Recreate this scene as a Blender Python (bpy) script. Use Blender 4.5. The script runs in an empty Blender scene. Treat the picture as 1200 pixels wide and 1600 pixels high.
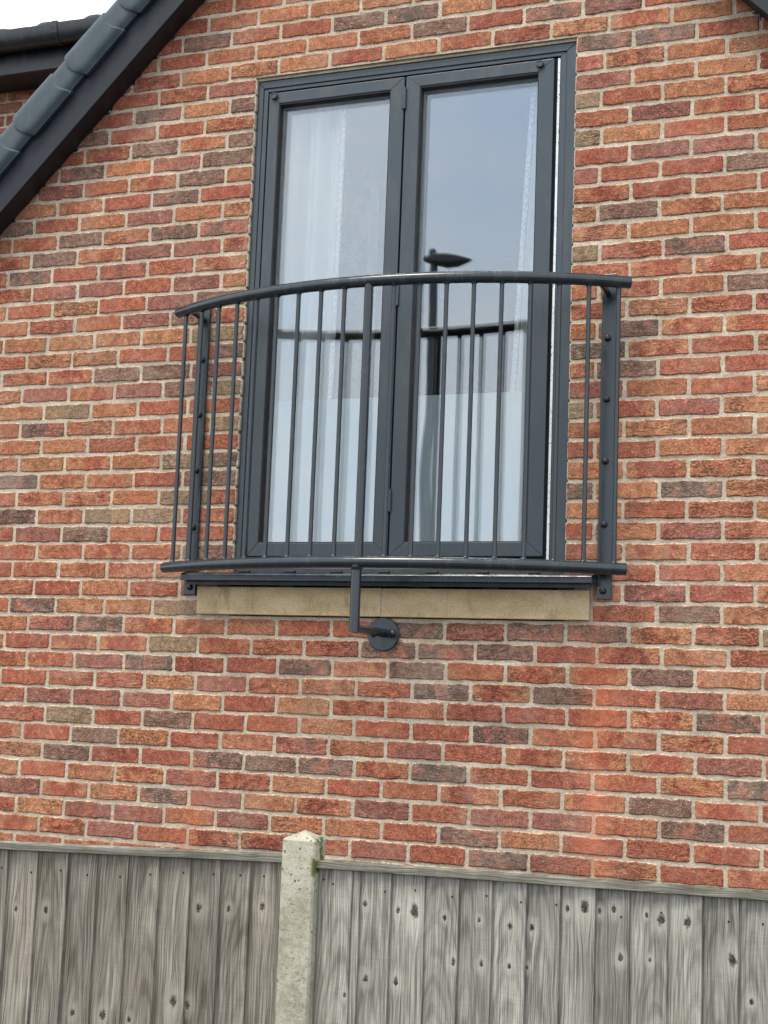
import bpy, bmesh, math, random
import numpy as np
from mathutils import Matrix, Vector

random.seed(7)
G = 4.74                     # all scene coordinates below use z = 0 at the window head; ground is z = -G
COL = bpy.context.scene.collection
SC = bpy.context.scene

# ------------------------------------------------------------------ camera
cam_d = bpy.data.cameras.new('camera')
cam = bpy.data.objects.new('camera', cam_d)
COL.objects.link(cam)
SC.camera = cam
right = Vector((0.93252355, 0.35912974, 0.03775774))
down = Vector((-0.01021579, 0.13075511, -0.99136206))
fwd = Vector((-0.36096462, 0.92408275, 0.12560101))
M = Matrix((right, -down, -fwd)).transposed().to_4x4()
M.translation = Vector((2.965581, -5.097135, -2.475963 + G))
cam.matrix_world = M
cam_d.sensor_fit = 'VERTICAL'
cam_d.sensor_height = 24.0
cam_d.lens = 2300.0 / 1600.0 * 24.0
cam_d.clip_start = 0.05
cam_d.clip_end = 2000

# ------------------------------------------------------------------ sky, sun, exposure
SUN_EL, SUN_AZ = math.radians(60), math.radians(208)     # azimuth clockwise from +Y
world = bpy.data.worlds.new('World')
SC.world = world
world.use_nodes = True
nt = world.node_tree
nt.nodes.clear()
w_out = nt.nodes.new('ShaderNodeOutputWorld')
w_bg = nt.nodes.new('ShaderNodeBackground')
w_sky = nt.nodes.new('ShaderNodeTexSky')
w_sky.sky_type = 'NISHITA'
w_sky.sun_disc = False
w_sky.sun_elevation = SUN_EL
w_sky.sun_rotation = SUN_AZ
w_sky.air_density = 1.0
w_sky.dust_density = 1.5
w_tc = nt.nodes.new('ShaderNodeTexCoord')
w_no = nt.nodes.new('ShaderNodeTexNoise')
w_no.inputs['Scale'].default_value = 2.6
w_no.inputs['Detail'].default_value = 6
w_no.inputs['Roughness'].default_value = 0.55
w_map = nt.nodes.new('ShaderNodeMapping')
w_map.inputs['Scale'].default_value = (1, 1, 2.4)
w_ramp = nt.nodes.new('ShaderNodeValToRGB')
w_ramp.color_ramp.elements[0].position = 0.36
w_ramp.color_ramp.elements[0].color = (7.7, 9.2, 11.4, 1)
w_ramp.color_ramp.elements[1].position = 0.66
w_ramp.color_ramp.elements[1].color = (11.4, 11.3, 10.9, 1)
w_mix = nt.nodes.new('ShaderNodeMix')
w_mix.data_type = 'RGBA'
w_mix.inputs[0].default_value = 0.86
nt.links.new(w_tc.outputs['Generated'], w_map.inputs['Vector'])
nt.links.new(w_map.outputs['Vector'], w_no.inputs['Vector'])
nt.links.new(w_no.outputs['Fac'], w_ramp.inputs['Fac'])
nt.links.new(w_sky.outputs['Color'], w_mix.inputs[6])
nt.links.new(w_ramp.outputs['Color'], w_mix.inputs[7])
nt.links.new(w_mix.outputs[2], w_bg.inputs['Color'])
w_bg.inputs['Strength'].default_value = 0.1
nt.links.new(w_bg.outputs['Background'], w_out.inputs['Surface'])

sun_d = bpy.data.lights.new('sun', 'SUN')
sun_d.energy = 1.5
sun_d.angle = math.radians(16)
sun_d.color = (1.0, 0.93, 0.82)
sun = bpy.data.objects.new('sun', sun_d)
COL.objects.link(sun)
sd = Vector((math.sin(SUN_AZ) * math.cos(SUN_EL), math.cos(SUN_AZ) * math.cos(SUN_EL), math.sin(SUN_EL)))
sun.rotation_euler = sd.to_track_quat('Z', 'Y').to_euler()
sun.location = (0, -8, 12)

SC.render.engine = 'CYCLES'
SC.view_settings.view_transform = 'Standard'
SC.view_settings.look = 'None'
SC.view_settings.gamma = 1.0
SC.view_settings.exposure = 0.92
SC.cycles.max_bounces = 8
SC.cycles.diffuse_bounces = 3
SC.cycles.transparent_max_bounces = 24
SC.cycles.glossy_bounces = 5
SC.cycles.use_denoising = True

# ------------------------------------------------------------------ helpers
WL = {}                                   # world locations of parents, by object name


def tag(o, label=None, cat=None, group=None, kind=None):
    for k, v in (('label', label), ('category', cat), ('group', group), ('kind', kind)):
        if v:
            o[k] = v
    return o


def empty(name, loc, label=None, cat=None, group=None, parent=None):
    o = bpy.data.objects.new(name, None)
    COL.objects.link(o)
    w = Vector((loc[0], loc[1], loc[2] + G))
    WL[o.name] = w
    if parent:
        o.parent = parent
        o.location = w - WL[parent.name]
    else:
        o.location = w
    o.empty_display_size = 0.1
    return tag(o, label, cat, group)


def mk(name, vf, mat, parent=None, smooth=False, origin=None, attrs=None):
    verts, faces = vf
    v = np.array(verts, float)
    c = (v.min(0) + v.max(0)) / 2 if origin is None else np.array(origin, float)
    me = bpy.data.meshes.new(name)
    me.from_pydata((v - c).tolist(), [], faces)
    if smooth:
        me.polygons.foreach_set('use_smooth', [True] * len(me.polygons))
    if attrs:
        for an, vals in attrs.items():
            if isinstance(vals[0], (int, float)):
                a = me.attributes.new(an, 'FLOAT', 'POINT')
                a.data.foreach_set('value', vals)
            else:
                a = me.attributes.new(an, 'FLOAT_VECTOR', 'POINT')
                a.data.foreach_set('vector', [t for q in vals for t in q])
    me.update()
    me.materials.append(mat)
    return link(name, me, (c[0], c[1], c[2]), parent)


def link(name, me, c, parent=None):
    o = bpy.data.objects.new(name, me)
    COL.objects.link(o)
    w = Vector((c[0], c[1], c[2] + G))
    WL[o.name] = w
    if parent:
        o.parent = parent
        o.location = w - WL[parent.name]
    else:
        o.location = w
    return o


def join(*vfs):
    V, F = [], []
    for v, f in vfs:
        b = len(V)
        V += [tuple(q) for q in v]
        F += [tuple(i + b for i in q) for q in f]
    return V, F


def bm_out(bm):
    bmesh.ops.recalc_face_normals(bm, faces=bm.faces)
    bm.verts.index_update()
    r = [tuple(v.co) for v in bm.verts], [tuple(v.index for v in f.verts) for f in bm.faces]
    bm.free()
    return r


def prism(pts, axis, a, b, bevel=0.0, seg=2):
    """extrude a polygon; axis 'y' takes (x,z) pairs, 'x' takes (y,z), 'z' takes (x,y)"""
    bm = bmesh.new()

    def P(p, t):
        return {'y': (p[0], t, p[1]), 'x': (t, p[0], p[1]), 'z': (p[0], p[1], t)}[axis]
    lo = [bm.verts.new(P(p, a)) for p in pts]
    hi = [bm.verts.new(P(p, b)) for p in pts]
    bm.faces.new(lo)
    bm.faces.new(hi[::-1])
    n = len(pts)
    for i in range(n):
        bm.faces.new((lo[i], lo[(i + 1) % n], hi[(i + 1) % n], hi[i]))
    bmesh.ops.recalc_face_normals(bm, faces=bm.faces)
    if bevel:
        bmesh.ops.bevel(bm, geom=bm.edges[:], offset=bevel, segments=seg, affect='EDGES', profile=0.5)
    return bm_out(bm)


def box(x0, x1, y0, y1, z0, z1, bevel=0.0, seg=2):
    return prism([(x0, z0), (x1, z0), (x1, z1), (x0, z1)], 'y', y0, y1, bevel, seg)


def ring(x0, x1, z0, z1, wl, wr, wt, wb, y0, y1, bevel=0.002):
    """mitred rectangular frame (front y0, back y1) of four members"""
    o = [(x0, z0), (x1, z0), (x1, z1), (x0, z1)]
    i = [(x0 + wl, z0 + wb), (x1 - wr, z0 + wb), (x1 - wr, z1 - wt), (x0 + wl, z1 - wt)]
    g = 0.0004
    out = []
    for k in range(4):
        j = (k + 1) % 4
        out.append(prism([o[k], o[j], i[j], i[k]], 'y', y0, y1, bevel))
    return join(*out)


def tube(path, r, n=14, caps=True):
    pts = [Vector(p) for p in path]
    V, F = [], []
    m = len(pts)
    ref = Vector((0, 0, 1))
    t0 = (pts[1] - pts[0]).normalized()
    if abs(t0.dot(ref)) > 0.9:
        ref = Vector((0, 1, 0))
    for i, p in enumerate(pts):
        t = (pts[min(i + 1, m - 1)] - pts[max(i - 1, 0)]).normalized()
        u = t.cross(ref).normalized()
        w = u.cross(t).normalized()
        rr = r[i] if isinstance(r, (list, tuple)) else r
        for k in range(n):
            a = 2 * math.pi * k / n
            V.append(tuple(p + (u * math.cos(a) + w * math.sin(a)) * rr))
    for i in range(m - 1):
        for k in range(n):
            a, b = i * n + k, i * n + (k + 1) % n
            F.append((a, b, b + n, a + n))
    if caps:
        F.append(tuple(range(n))[::-1])
        F.append(tuple((m - 1) * n + k for k in range(n)))
    return V, F


def lathe(c, axis, prof, n=20):
    """prof = [(t along axis, radius)]"""
    ax = Vector(axis).normalized()
    ref = Vector((0, 0, 1)) if abs(ax.z) < 0.9 else Vector((1, 0, 0))
    u = ax.cross(ref).normalized()
    w = ax.cross(u)
    V, F = [], []
    for t, r in prof:
        for k in range(n):
            a = 2 * math.pi * k / n
            V.append(tuple(Vector(c) + ax * t + (u * math.cos(a) + w * math.sin(a)) * max(r, 1e-4)))
    for i in range(len(prof) - 1):
        for k in range(n):
            a, b = i * n + k, i * n + (k + 1) % n
            F.append((a, b, b + n, a + n))
    F.append(tuple(range(n))[::-1])
    F.append(tuple((len(prof) - 1) * n + k for k in range(n)))
    return V, F


def autosmooth(o, ang=35):
    me = o.data
    me.polygons.foreach_set('use_smooth', [True] * len(me.polygons))
    bm = bmesh.new()
    bm.from_mesh(me)
    for e in bm.edges:
        if len(e.link_faces) == 2 and e.calc_face_angle(0) > math.radians(ang):
            e.smooth = False
    bm.to_mesh(me)
    bm.free()
    return o


# ------------------------------------------------------------------ materials
class N:
    def __init__(s, name):
        s.m = bpy.data.materials.new(name)
        s.m.use_nodes = True
        s.t = s.m.node_tree
        s.t.nodes.clear()
        s.out = s.t.nodes.new('ShaderNodeOutputMaterial')

    def n(s, typ, **kw):
        x = s.t.nodes.new('ShaderNode' + typ)
        for k, v in kw.items():
            setattr(x, k, v)
        return x

    def set(s, node, key, v):
        sock = node.inputs[key]
        if isinstance(v, bpy.types.NodeSocket):
            s.t.links.new(v, sock)
        elif isinstance(v, (tuple, list)) and len(v) == 3 and sock.type == 'RGBA':
            sock.default_value = (*v, 1)
        else:
            sock.default_value = v

    def math(s, op, a, b=0.0, c=0.0, clamp=False):
        x = s.n('Math', operation=op, use_clamp=clamp)
        for i, v in enumerate((a, b, c)):
            s.set(x, i, v)
        return x.outputs[0]

    def vmath(s, op, a, b=(0, 0, 0)):
        x = s.n('VectorMath', operation=op)
        s.set(x, 0, a)
        if op == 'SCALE':
            s.set(x, 'Scale', b)
        else:
            s.set(x, 1, b)
        return x.outputs['Value'] if op in ('LENGTH', 'DISTANCE', 'DOT_PRODUCT') else x.outputs[0]

    def mix(s, f, a, b, blend='MIX'):
        x = s.n('Mix', data_type='RGBA', blend_type=blend)
        s.set(x, 0, f)
        s.set(x, 6, a)
        s.set(x, 7, b)
        return x.outputs[2]

    def step(s, v, lo, hi, a=0.0, b=1.0):
        x = s.n('MapRange', interpolation_type='SMOOTHSTEP')
        for k, q in (('Value', v), ('From Min', lo), ('From Max', hi), ('To Min', a), ('To Max', b)):
            s.set(x, k, q)
        return x.outputs[0]

    def noise(s, vec, scale, detail=3, rough=0.5, dist=0.0, typ=None):
        x = s.n('TexNoise')
        if typ:
            x.noise_type = typ
        s.set(x, 'Vector', vec)
        s.set(x, 'Scale', scale)
        s.set(x, 'Detail', detail)
        s.set(x, 'Roughness', rough)
        s.set(x, 'Distortion', dist)
        return x.outputs[0]

    def attr(s, name, typ='GEOMETRY'):
        return s.n('Attribute', attribute_name=name, attribute_type=typ)

    def pos(s):
        return s.n('NewGeometry').outputs['Position']

    def obj(s):
        return s.n('TexCoord').outputs['Object']

    def scale(s, vec, sc):
        return s.vmath('MULTIPLY', vec, sc)

    def bump(s, h, strength=0.5, dist=0.01, normal=None):
        b = s.n('Bump')
        s.set(b, 'Height', h)
        s.set(b, 'Strength', strength)
        s.set(b, 'Distance', dist)
        if normal:
            s.set(b, 'Normal', normal)
        return b.outputs[0]

    def bsdf(s, color, rough=0.6, normal=None, metallic=0.0, spec=0.5, coat=0.0):
        b = s.n('BsdfPrincipled')
        s.set(b, 'Base Color', color)
        s.set(b, 'Roughness', rough)
        s.set(b, 'Metallic', metallic)
        s.set(b, 'Specular IOR Level', spec)
        if coat:
            s.set(b, 'Coat Weight', coat)
        if normal is not None:
            s.set(b, 'Normal', normal)
        s.t.links.new(b.outputs[0], s.out.inputs[0])
        return s.m


MORTAR = (0.47, 0.41, 0.315)


def orange_wash(n, p, c, strength=0.5):
    """faint orange tint in soft columns down the lower wall"""
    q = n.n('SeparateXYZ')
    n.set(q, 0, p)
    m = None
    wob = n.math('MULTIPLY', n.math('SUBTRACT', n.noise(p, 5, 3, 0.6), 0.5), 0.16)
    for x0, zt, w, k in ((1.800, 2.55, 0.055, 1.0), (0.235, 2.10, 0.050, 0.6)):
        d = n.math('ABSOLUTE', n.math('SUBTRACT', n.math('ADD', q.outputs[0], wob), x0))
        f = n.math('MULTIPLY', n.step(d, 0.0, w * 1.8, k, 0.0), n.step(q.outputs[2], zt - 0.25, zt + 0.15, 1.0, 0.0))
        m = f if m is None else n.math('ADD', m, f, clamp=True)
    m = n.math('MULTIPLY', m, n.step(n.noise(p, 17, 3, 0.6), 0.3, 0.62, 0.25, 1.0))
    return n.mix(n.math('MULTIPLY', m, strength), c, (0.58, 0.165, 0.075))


def mortar_color(n, p):
    a = n.noise(p, 9, 3)
    b = n.noise(p, 140, 2, 0.7)
    c = n.mix(n.step(a, 0.35, 0.7), (0.47, 0.392, 0.287), (0.64, 0.552, 0.415))
    c = n.mix(n.step(b, 0.3, 0.7), n.mix(1.0, c, (0.70, 0.69, 0.69), 'MULTIPLY'), c)
    return orange_wash(n, p, c, 0.42), b


def mat_mortar():
    n = N('mortar')
    p = n.pos()
    c, b = mortar_color(n, p)
    h = n.math('ADD', n.noise(p, 55, 4, 0.6), n.math('MULTIPLY', b, 0.5))
    return n.bsdf(c, 0.95, n.bump(h, 0.8, 0.006), spec=0.15)


def mat_brick():
    n = N('brick')
    p = n.pos()

    def both(a):
        return n.vmath('ADD', n.attr(a).outputs['Vector'], n.attr(a, 'OBJECT').outputs['Vector'])
    t1, t2, prm = both('tint'), both('tint_end'), both('brick_params')   # params: band, crease, seed
    sx = n.n('SeparateXYZ')
    n.set(sx, 0, prm)
    band, crease, seed = sx.outputs
    pp = n.vmath('ADD', p, n.vmath('SCALE', (3.1, 1.7, 2.3), seed))
    lx = n.math('ABSOLUTE', n.attr('lx').outputs['Fac'])
    edge = n.attr('edge').outputs['Fac']
    n1 = n.noise(pp, 13, 2, 0.6)
    n2 = n.noise(pp, 48, 3, 0.7)
    n3 = n.noise(pp, 210, 2, 0.7)
    e = n.math('MULTIPLY', n.step(n.math('ADD', lx, n.math('MULTIPLY', n.math('SUBTRACT', n2, 0.5), 0.6)), 0.50, 0.74), band)
    f = n.math('MAXIMUM', e, n.math('MULTIPLY', n.step(n1, 0.48, 0.64), 0.8))
    c = n.mix(f, t1, t2)
    c = n.mix(1.0, c, n.vmath('SCALE', (1, 1, 1), n.step(n2, 0.28, 0.74, 0.70, 1.26)), 'MULTIPLY')
    c = n.mix(1.0, c, n.vmath('SCALE', (1, 1, 1), n.step(n3, 0.30, 0.70, 0.56, 1.36)), 'MULTIPLY')
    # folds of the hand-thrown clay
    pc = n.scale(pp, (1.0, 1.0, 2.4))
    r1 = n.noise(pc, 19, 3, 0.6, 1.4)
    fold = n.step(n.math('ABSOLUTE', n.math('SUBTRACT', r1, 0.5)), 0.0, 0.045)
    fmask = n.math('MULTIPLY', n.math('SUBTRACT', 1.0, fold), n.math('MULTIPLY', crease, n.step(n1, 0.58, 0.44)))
    c = n.mix(n.math('MULTIPLY', fmask, 0.75), c, (0.045, 0.028, 0.022))  # burnt clay in the folds, plus crease shade painted into the colour
    # sandy chips and lime bloom
    chip = n.step(n.math('ADD', n.math('MULTIPLY', n2, 0.5), n.math('MULTIPLY', n3, 0.5)), 0.60, 0.68)
    c = n.mix(n.math('MULTIPLY', chip, 0.55), c, (0.58, 0.44, 0.33))
    bloom = n.math('MULTIPLY', n.step(n.noise(p, 3.1, 4, 0.75), 0.46, 0.78), 0.36)
    c = n.mix(bloom, c, (0.46, 0.35, 0.27))
    # mortar smeared over ragged arrises
    mc, mb = mortar_color(n, p)
    em = n.math('ADD', edge, n.math('MULTIPLY', n.math('SUBTRACT', n.noise(p, 62, 3, 0.75), 0.5), 2.4))
    em = n.math('ADD', em, n.math('MULTIPLY', n.math('SUBTRACT', n1, 0.5), 0.7))
    sm = n.math('MULTIPLY', n.step(em, 0.44, 0.66), n.step(edge, 0.0, 0.12))
    lime = n.mix(n.step(em, 0.5, 1.0), (0.60, 0.53, 0.42), mc)
    c = orange_wash(n, p, c, 0.5)
    c = n.mix(sm, c, lime)
    h = n.math('ADD', n2, n.math('MULTIPLY', n3, 0.4))
    h = n.math('SUBTRACT', h, n.math('MULTIPLY', fmask, 0.7))
    h = n.math('ADD', h, n.math('MULTIPLY', r1, n.math('MULTIPLY', crease, 2.2)))
    return n.bsdf(c, 0.9, n.bump(h, 0.8, 0.0052), spec=0.2)


def mat_plain(name, col, rough, var=0.08, nscale=30, bump=0.0, spec=0.5, coat=0.0, bscale=None):
    n = N(name)
    p = n.obj()
    a = n.noise(p, nscale, 4, 0.6)
    lo = tuple(q * (1 - var) for q in col)
    hi = tuple(q * (1 + var) for q in col)
    c = n.mix(n.step(a, 0.3, 0.7), lo, hi)
    r = n.step(n.noise(p, nscale * 0.6, 3), 0.3, 0.7, rough - 0.05, rough + 0.07)
    nm = n.bump(n.noise(p, bscale or nscale * 6, 3), bump, 0.002) if bump else None
    return n.bsdf(c, r, nm, spec=spec, coat=coat)


def mat_dusty(name, col, rough, dust=(0.3, 0.29, 0.27), amount=0.25, spec=0.5, bump=0.03):
    """painted or coated surface with water marks and dust"""
    n = N(name)
    p = n.pos()
    a = n.noise(n.scale(p, (1, 1, 0.25)), 22, 5, 0.65)
    b = n.noise(p, 160, 3, 0.6)
    f = n.math('MULTIPLY', n.step(n.math('ADD', n.math('MULTIPLY', a, 0.7), n.math('MULTIPLY', b, 0.3)), 0.45, 0.75), amount)
    c = n.mix(f, col, dust)
    r = n.step(a, 0.3, 0.7, rough - 0.05, rough + 0.12)
    return n.bsdf(c, r, n.bump(n.noise(p, 240, 2), bump, 0.002), spec=spec)


def mat_wood(name, base, dark, light, seed, algae=0.0, horiz=False):
    n = N(name)
    o = n.obj()
    oi = n.n('ObjectInfo').outputs['Random']
    off = n.vmath('SCALE', (17.0, 5.0, 23.0), oi)
    s = n.n('SeparateXYZ')
    n.set(s, 0, o)
    x, z = (s.outputs[2], s.outputs[0]) if horiz else (s.outputs[0], s.outputs[2])
    op = n.vmath('ADD', o, off)
    # knots: three per board, given as board-local x, z and radius
    gx = n.math('ADD', x, n.math('MULTIPLY', n.math('SUBTRACT', n.noise(n.scale(op, (4, 1, 1.9)), 1.7, 2), 0.5), 0.025))
    kd = None
    near = None
    warp = None
    for nm in ('knot_a', 'knot_b', 'knot_c'):
        k = n.n('SeparateXYZ')
        n.set(k, 0, n.attr(nm, 'OBJECT').outputs['Vector'])
        dx = n.math('SUBTRACT', x, k.outputs[0])
        dz = n.math('MULTIPLY', n.math('SUBTRACT', z, k.outputs[1]), 0.62)
        d = n.math('SQRT', n.math('ADD', n.math('MULTIPLY', dx, dx), n.math('MULTIPLY', dz, dz)))
        d = n.math('DIVIDE', d, n.math('ADD', k.outputs[2], 0.0001))
        # grain sweeps round the knot
        dzl = n.math('DIVIDE', dz, n.math('ADD', n.math('MULTIPLY', k.outputs[2], 3.2), 0.0001))
        g = n.math('MULTIPLY', n.math('POWER', 2.718, n.math('MULTIPLY', n.math('MULTIPLY', dzl, dzl), -1.0)), k.outputs[2])
        sw = n.math('MULTIPLY', g, n.math('MULTIPLY', n.math('SIGN', dx), n.math('POWER', 2.718, n.math('MULTIPLY', n.math('ABSOLUTE', n.math('DIVIDE', dx, n.math('ADD', k.outputs[2], 0.0001))), -0.5))))
        warp = sw if warp is None else n.math('ADD', warp, sw)
        kd = d if kd is None else n.math('MINIMUM', kd, d)
    gx = n.math('SUBTRACT', gx, n.math('MULTIPLY', warp, 1.0))
    cv = n.n('CombineXYZ')
    n.set(cv, 0, gx)
    n.set(cv, 1, n.math('MULTIPLY', oi, 37.0))
    n.set(cv, 2, n.math('MULTIPLY', z, 0.013))
    gv = cv.outputs[0]
    ringn = n.noise(gv, 62, 3, 0.55)
    # flat-sawn growth rings: long arches up the board
    xo = n.math('SUBTRACT', gx, n.math('MULTIPLY', n.math('SUBTRACT', n.math('FRACT', n.math('MULTIPLY', oi, 13.7)), 0.5), 0.07))
    hz = n.math('ADD', 0.012, n.math('MULTIPLY', n.math('ADD', z, n.math('ADD', 1.0, n.math('FRACT', n.math('MULTIPLY', oi, 7.3)))), n.math('ADD', 0.018, n.math('MULTIPLY', n.math('FRACT', n.math('MULTIPLY', oi, 5.1)), 0.05))))
    rr_ = n.math('SQRT', n.math('ADD', n.math('MULTIPLY', xo, xo), n.math('MULTIPLY', hz, hz)))
    rr_ = n.math('ADD', rr_, n.math('MULTIPLY', n.noise(n.scale(op, (3, 1, 0.6)), 9, 2), 0.004))
    rings = n.math('SINE', n.math('MULTIPLY', rr_, 1050.0))
    rings = n.math('ADD', n.math('MULTIPLY', rings, 0.5), 0.5)
    fine = n.noise(gv, 300, 3, 0.6)
    blot = n.noise(n.scale(op, (1.2, 1, 0.5)), 9, 4, 0.6)
    c = n.mix(n.step(blot, 0.15, 0.85), dark, light)
    c = n.mix(n.step(ringn, 0.3, 0.7), n.mix(1.0, c, (0.76, 0.76, 0.76), 'MULTIPLY'), c)
    c = n.mix(n.math('MULTIPLY', n.step(rings, 0.35, 1.0), n.step(blot, 0.25, 0.65, 0.6, 0.3)), c, n.mix(1.0, c, (0.45, 0.44, 0.43), 'MULTIPLY'))
    c = n.mix(n.step(fine, 0.34, 0.64), n.mix(1.0, c, (0.58, 0.57, 0.56), 'MULTIPLY'), n.mix(1.0, c, (1.25, 1.25, 1.25), 'MULTIPLY'))
    # drying checks: thin dark lines along the grain
    ck = n.step(n.math('ABSOLUTE', n.math('SUBTRACT', n.noise(gv, 52, 2, 0.5), 0.5)), 0.0, 0.022, 1.0, 0.0)
    c = n.mix(n.math('MULTIPLY', ck, 0.42), c, (0.055, 0.050, 0.042))
    # saw marks across the board
    saw = n.noise(n.scale(op, (6, 1, 160)), 1.4, 2, 0.5)
    c = n.mix(n.math('MULTIPLY', n.step(saw, 0.5, 0.72), n.math('MULTIPLY', n.step(blot, 0.4, 0.6), 0.22)), c, n.mix(1.0, c, (1.5, 1.5, 1.48), 'MULTIPLY'))
    bri = n.math('ADD', 0.80, n.math('MULTIPLY', oi, 0.40))
    c = n.mix(1.0, c, n.vmath('SCALE', (1, 1, 1), bri), 'MULTIPLY')
    # dark uneven heart of each knot, thin pale rim
    kr = n.math('ADD', kd, n.math('MULTIPLY', n.math('SUBTRACT', n.noise(op, 75, 3, 0.7), 0.5), 1.5))
    c = n.mix(n.math('MULTIPLY', n.step(kr, 1.0, 3.4, 1.0, 0.0), 0.38), c, n.mix(1.0, light, (1.2, 1.2, 1.18), 'MULTIPLY'))
    kc = n.mix(n.step(n.noise(op, 190, 2), 0.4, 0.6), (0.028, 0.024, 0.020), (0.105, 0.092, 0.078))
    c = n.mix(n.step(kr, 0.45, 0.95, 1.0, 0.0), c, kc)
    if algae:
        w = n.pos()
        g = n.step(n.noise(w, 14, 4, 0.65), 0.5, 0.7)
        c = n.mix(n.math('MULTIPLY', g, algae), c, (0.13, 0.15, 0.06))
    h = n.math('ADD', n.math('ADD', n.math('MULTIPLY', fine, 0.7), n.math('MULTIPLY', ringn, 0.6)), n.math('MULTIPLY', saw, 0.25))
    h = n.math('SUBTRACT', h, n.math('MULTIPLY', n.step(kr, 0.6, 1.1, 1.0, 0.0), 0.6))
    return n.bsdf(c, 0.88, n.bump(h, 0.55, 0.004), spec=0.2)


def mat_concrete():
    n = N('weathered_concrete')
    p = n.pos()
    a = n.noise(p, 7, 5, 0.65)
    b = n.noise(p, 38, 5, 0.7)
    d = n.noise(p, 150, 3, 0.6)
    c = n.mix(n.step(a, 0.32, 0.7), (0.27, 0.245, 0.178), (0.45, 0.42, 0.32))
    c = n.mix(n.math('MULTIPLY', n.step(b, 0.42, 0.66), 0.4), c, (0.58, 0.54, 0.44))
    c = n.mix(n.math('MULTIPLY', n.step(d, 0.30, 0.42, 1.0, 0.0), 0.8), c, (0.10, 0.10, 0.08))
    v = n.n('TexVoronoi')
    n.set(v, 'Vector', p)
    n.set(v, 'Scale', 42.0)
    c = n.mix(n.math('MULTIPLY', n.step(v.outputs['Distance'], 0.12, 0.24, 1.0, 0.0), n.step(a, 0.45, 0.6)), c, (0.13, 0.125, 0.10))
    # moss where the panel meets the post
    s = n.n('SeparateXYZ')
    n.set(s, 0, n.obj())
    m = n.math('MULTIPLY', n.step(s.outputs[0], 0.035, 0.05), n.step(n.noise(p, 26, 4), 0.4, 0.55))
    m = n.math('MULTIPLY', m, n.step(s.outputs[2], 1.66, 1.76))
    c = n.mix(m, c, (0.10, 0.115, 0.022))
    h = n.math('ADD', b, n.math('MULTIPLY', d, 0.6))
    return n.bsdf(c, 0.95, n.bump(h, 0.7, 0.004), spec=0.15)


def mat_stone():
    n = N('sandstone')
    p = n.pos()
    a = n.noise(n.scale(p, (1, 1, 1.8)), 6, 5, 0.6)
    b = n.noise(p, 150, 3, 0.6)
    c = n.mix(n.step(a, 0.3, 0.7), (0.46, 0.335, 0.182), (0.62, 0.480, 0.290))
    c = n.mix(n.step(b, 0.3, 0.72), n.mix(1.0, c, (0.8, 0.79, 0.78), 'MULTIPLY'), n.mix(1.0, c, (1.12, 1.12, 1.12), 'MULTIPLY'))
    st = n.step(n.noise(n.scale(p, (1, 1, 0.35)), 16, 4, 0.65), 0.52, 0.72)
    c = n.mix(n.math('MULTIPLY', st, 0.55), c, (0.20, 0.155, 0.095))
    return n.bsdf(c, 0.92, n.bump(b, 0.4, 0.003), spec=0.2)


def mat_glass():
    n = N('coated_glass')
    tr = n.n('BsdfTransparent')
    n.set(tr, 'Color', (0.985, 0.99, 0.985))
    gl = n.n('BsdfGlossy')
    n.set(gl, 'Roughness', 0.0)
    n.set(gl, 'Color', (0.93, 0.97, 1.0))
    # slight roller-wave in the float glass
    p = n.pos()
    n.set(gl, 'Normal', n.bump(n.noise(p, 2.2, 1), 0.05, 0.02))
    fr = n.n('Fresnel')
    n.set(fr, 'IOR', 1.5)
    f = n.math('ADD', n.math('MULTIPLY', fr.outputs[0], 1.0), 0.042)
    mx = n.n('MixShader')
    n.set(mx, 0, f)
    n.t.links.new(tr.outputs[0], mx.inputs[1])
    n.t.links.new(gl.outputs[0], mx.inputs[2])
    n.t.links.new(mx.outputs[0], n.out.inputs[0])
    return n.m


def mat_fabric(name, col, trans=0.35, weave=900):
    n = N(name)
    o = n.obj()
    a = n.noise(n.scale(o, (1, 1, 0.15)), 40, 4)
    c = n.mix(n.step(a, 0.3, 0.7), tuple(q * 0.96 for q in col), col)
    df = n.n('BsdfDiffuse')
    n.set(df, 'Color', c)
    n.set(df, 'Normal', n.bump(n.noise(o, weave, 2), 0.2, 0.001))
    tl = n.n('BsdfTranslucent')
    n.set(tl, 'Color', c)
    mx = n.n('MixShader')
    n.set(mx, 0, trans)
    n.t.links.new(df.outputs[0], mx.inputs[1])
    n.t.links.new(tl.outputs[0], mx.inputs[2])
    n.t.links.new(mx.outputs[0], n.out.inputs[0])
    return n.m


def mat_lace():
    n = N('woven_trim')
    o = n.obj()
    a = n.noise(n.scale(o, (1, 1, 0.8)), 120, 3, 0.7)
    c = n.mix(n.step(a, 0.4, 0.6), (0.62, 0.60, 0.54), (0.90, 0.89, 0.85))
    return n.bsdf(c, 0.9, n.bump(a, 0.5, 0.003), spec=0.1)


def mat_tape():
    n = N('printed_protective_tape')
    p = n.pos()
    b = n.n('TexBrick')
    n.set(b, 'Vector', n.scale(p, (1, 1, 1)))
    a = n.noise(n.scale(p, (260, 1, 95)), 1.0, 2, 0.6)
    zone = n.step(n.noise(n.scale(p, (0.01, 0.01, 1)), 9, 1), 0.42, 0.48)
    k = n.math('MULTIPLY', n.step(a, 0.56, 0.62), zone)
    col = n.mix(n.step(n.noise(n.scale(p, (0.01, 0.01, 1)), 3.3, 0), 0.48, 0.55), (0.12, 0.13, 0.14), (0.05, 0.30, 0.48))
    c = n.mix(k, n.mix(n.noise(p, 60, 3), (0.50, 0.52, 0.52), (0.80, 0.82, 0.81)), col)
    return n.bsdf(c, 0.4)


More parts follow.
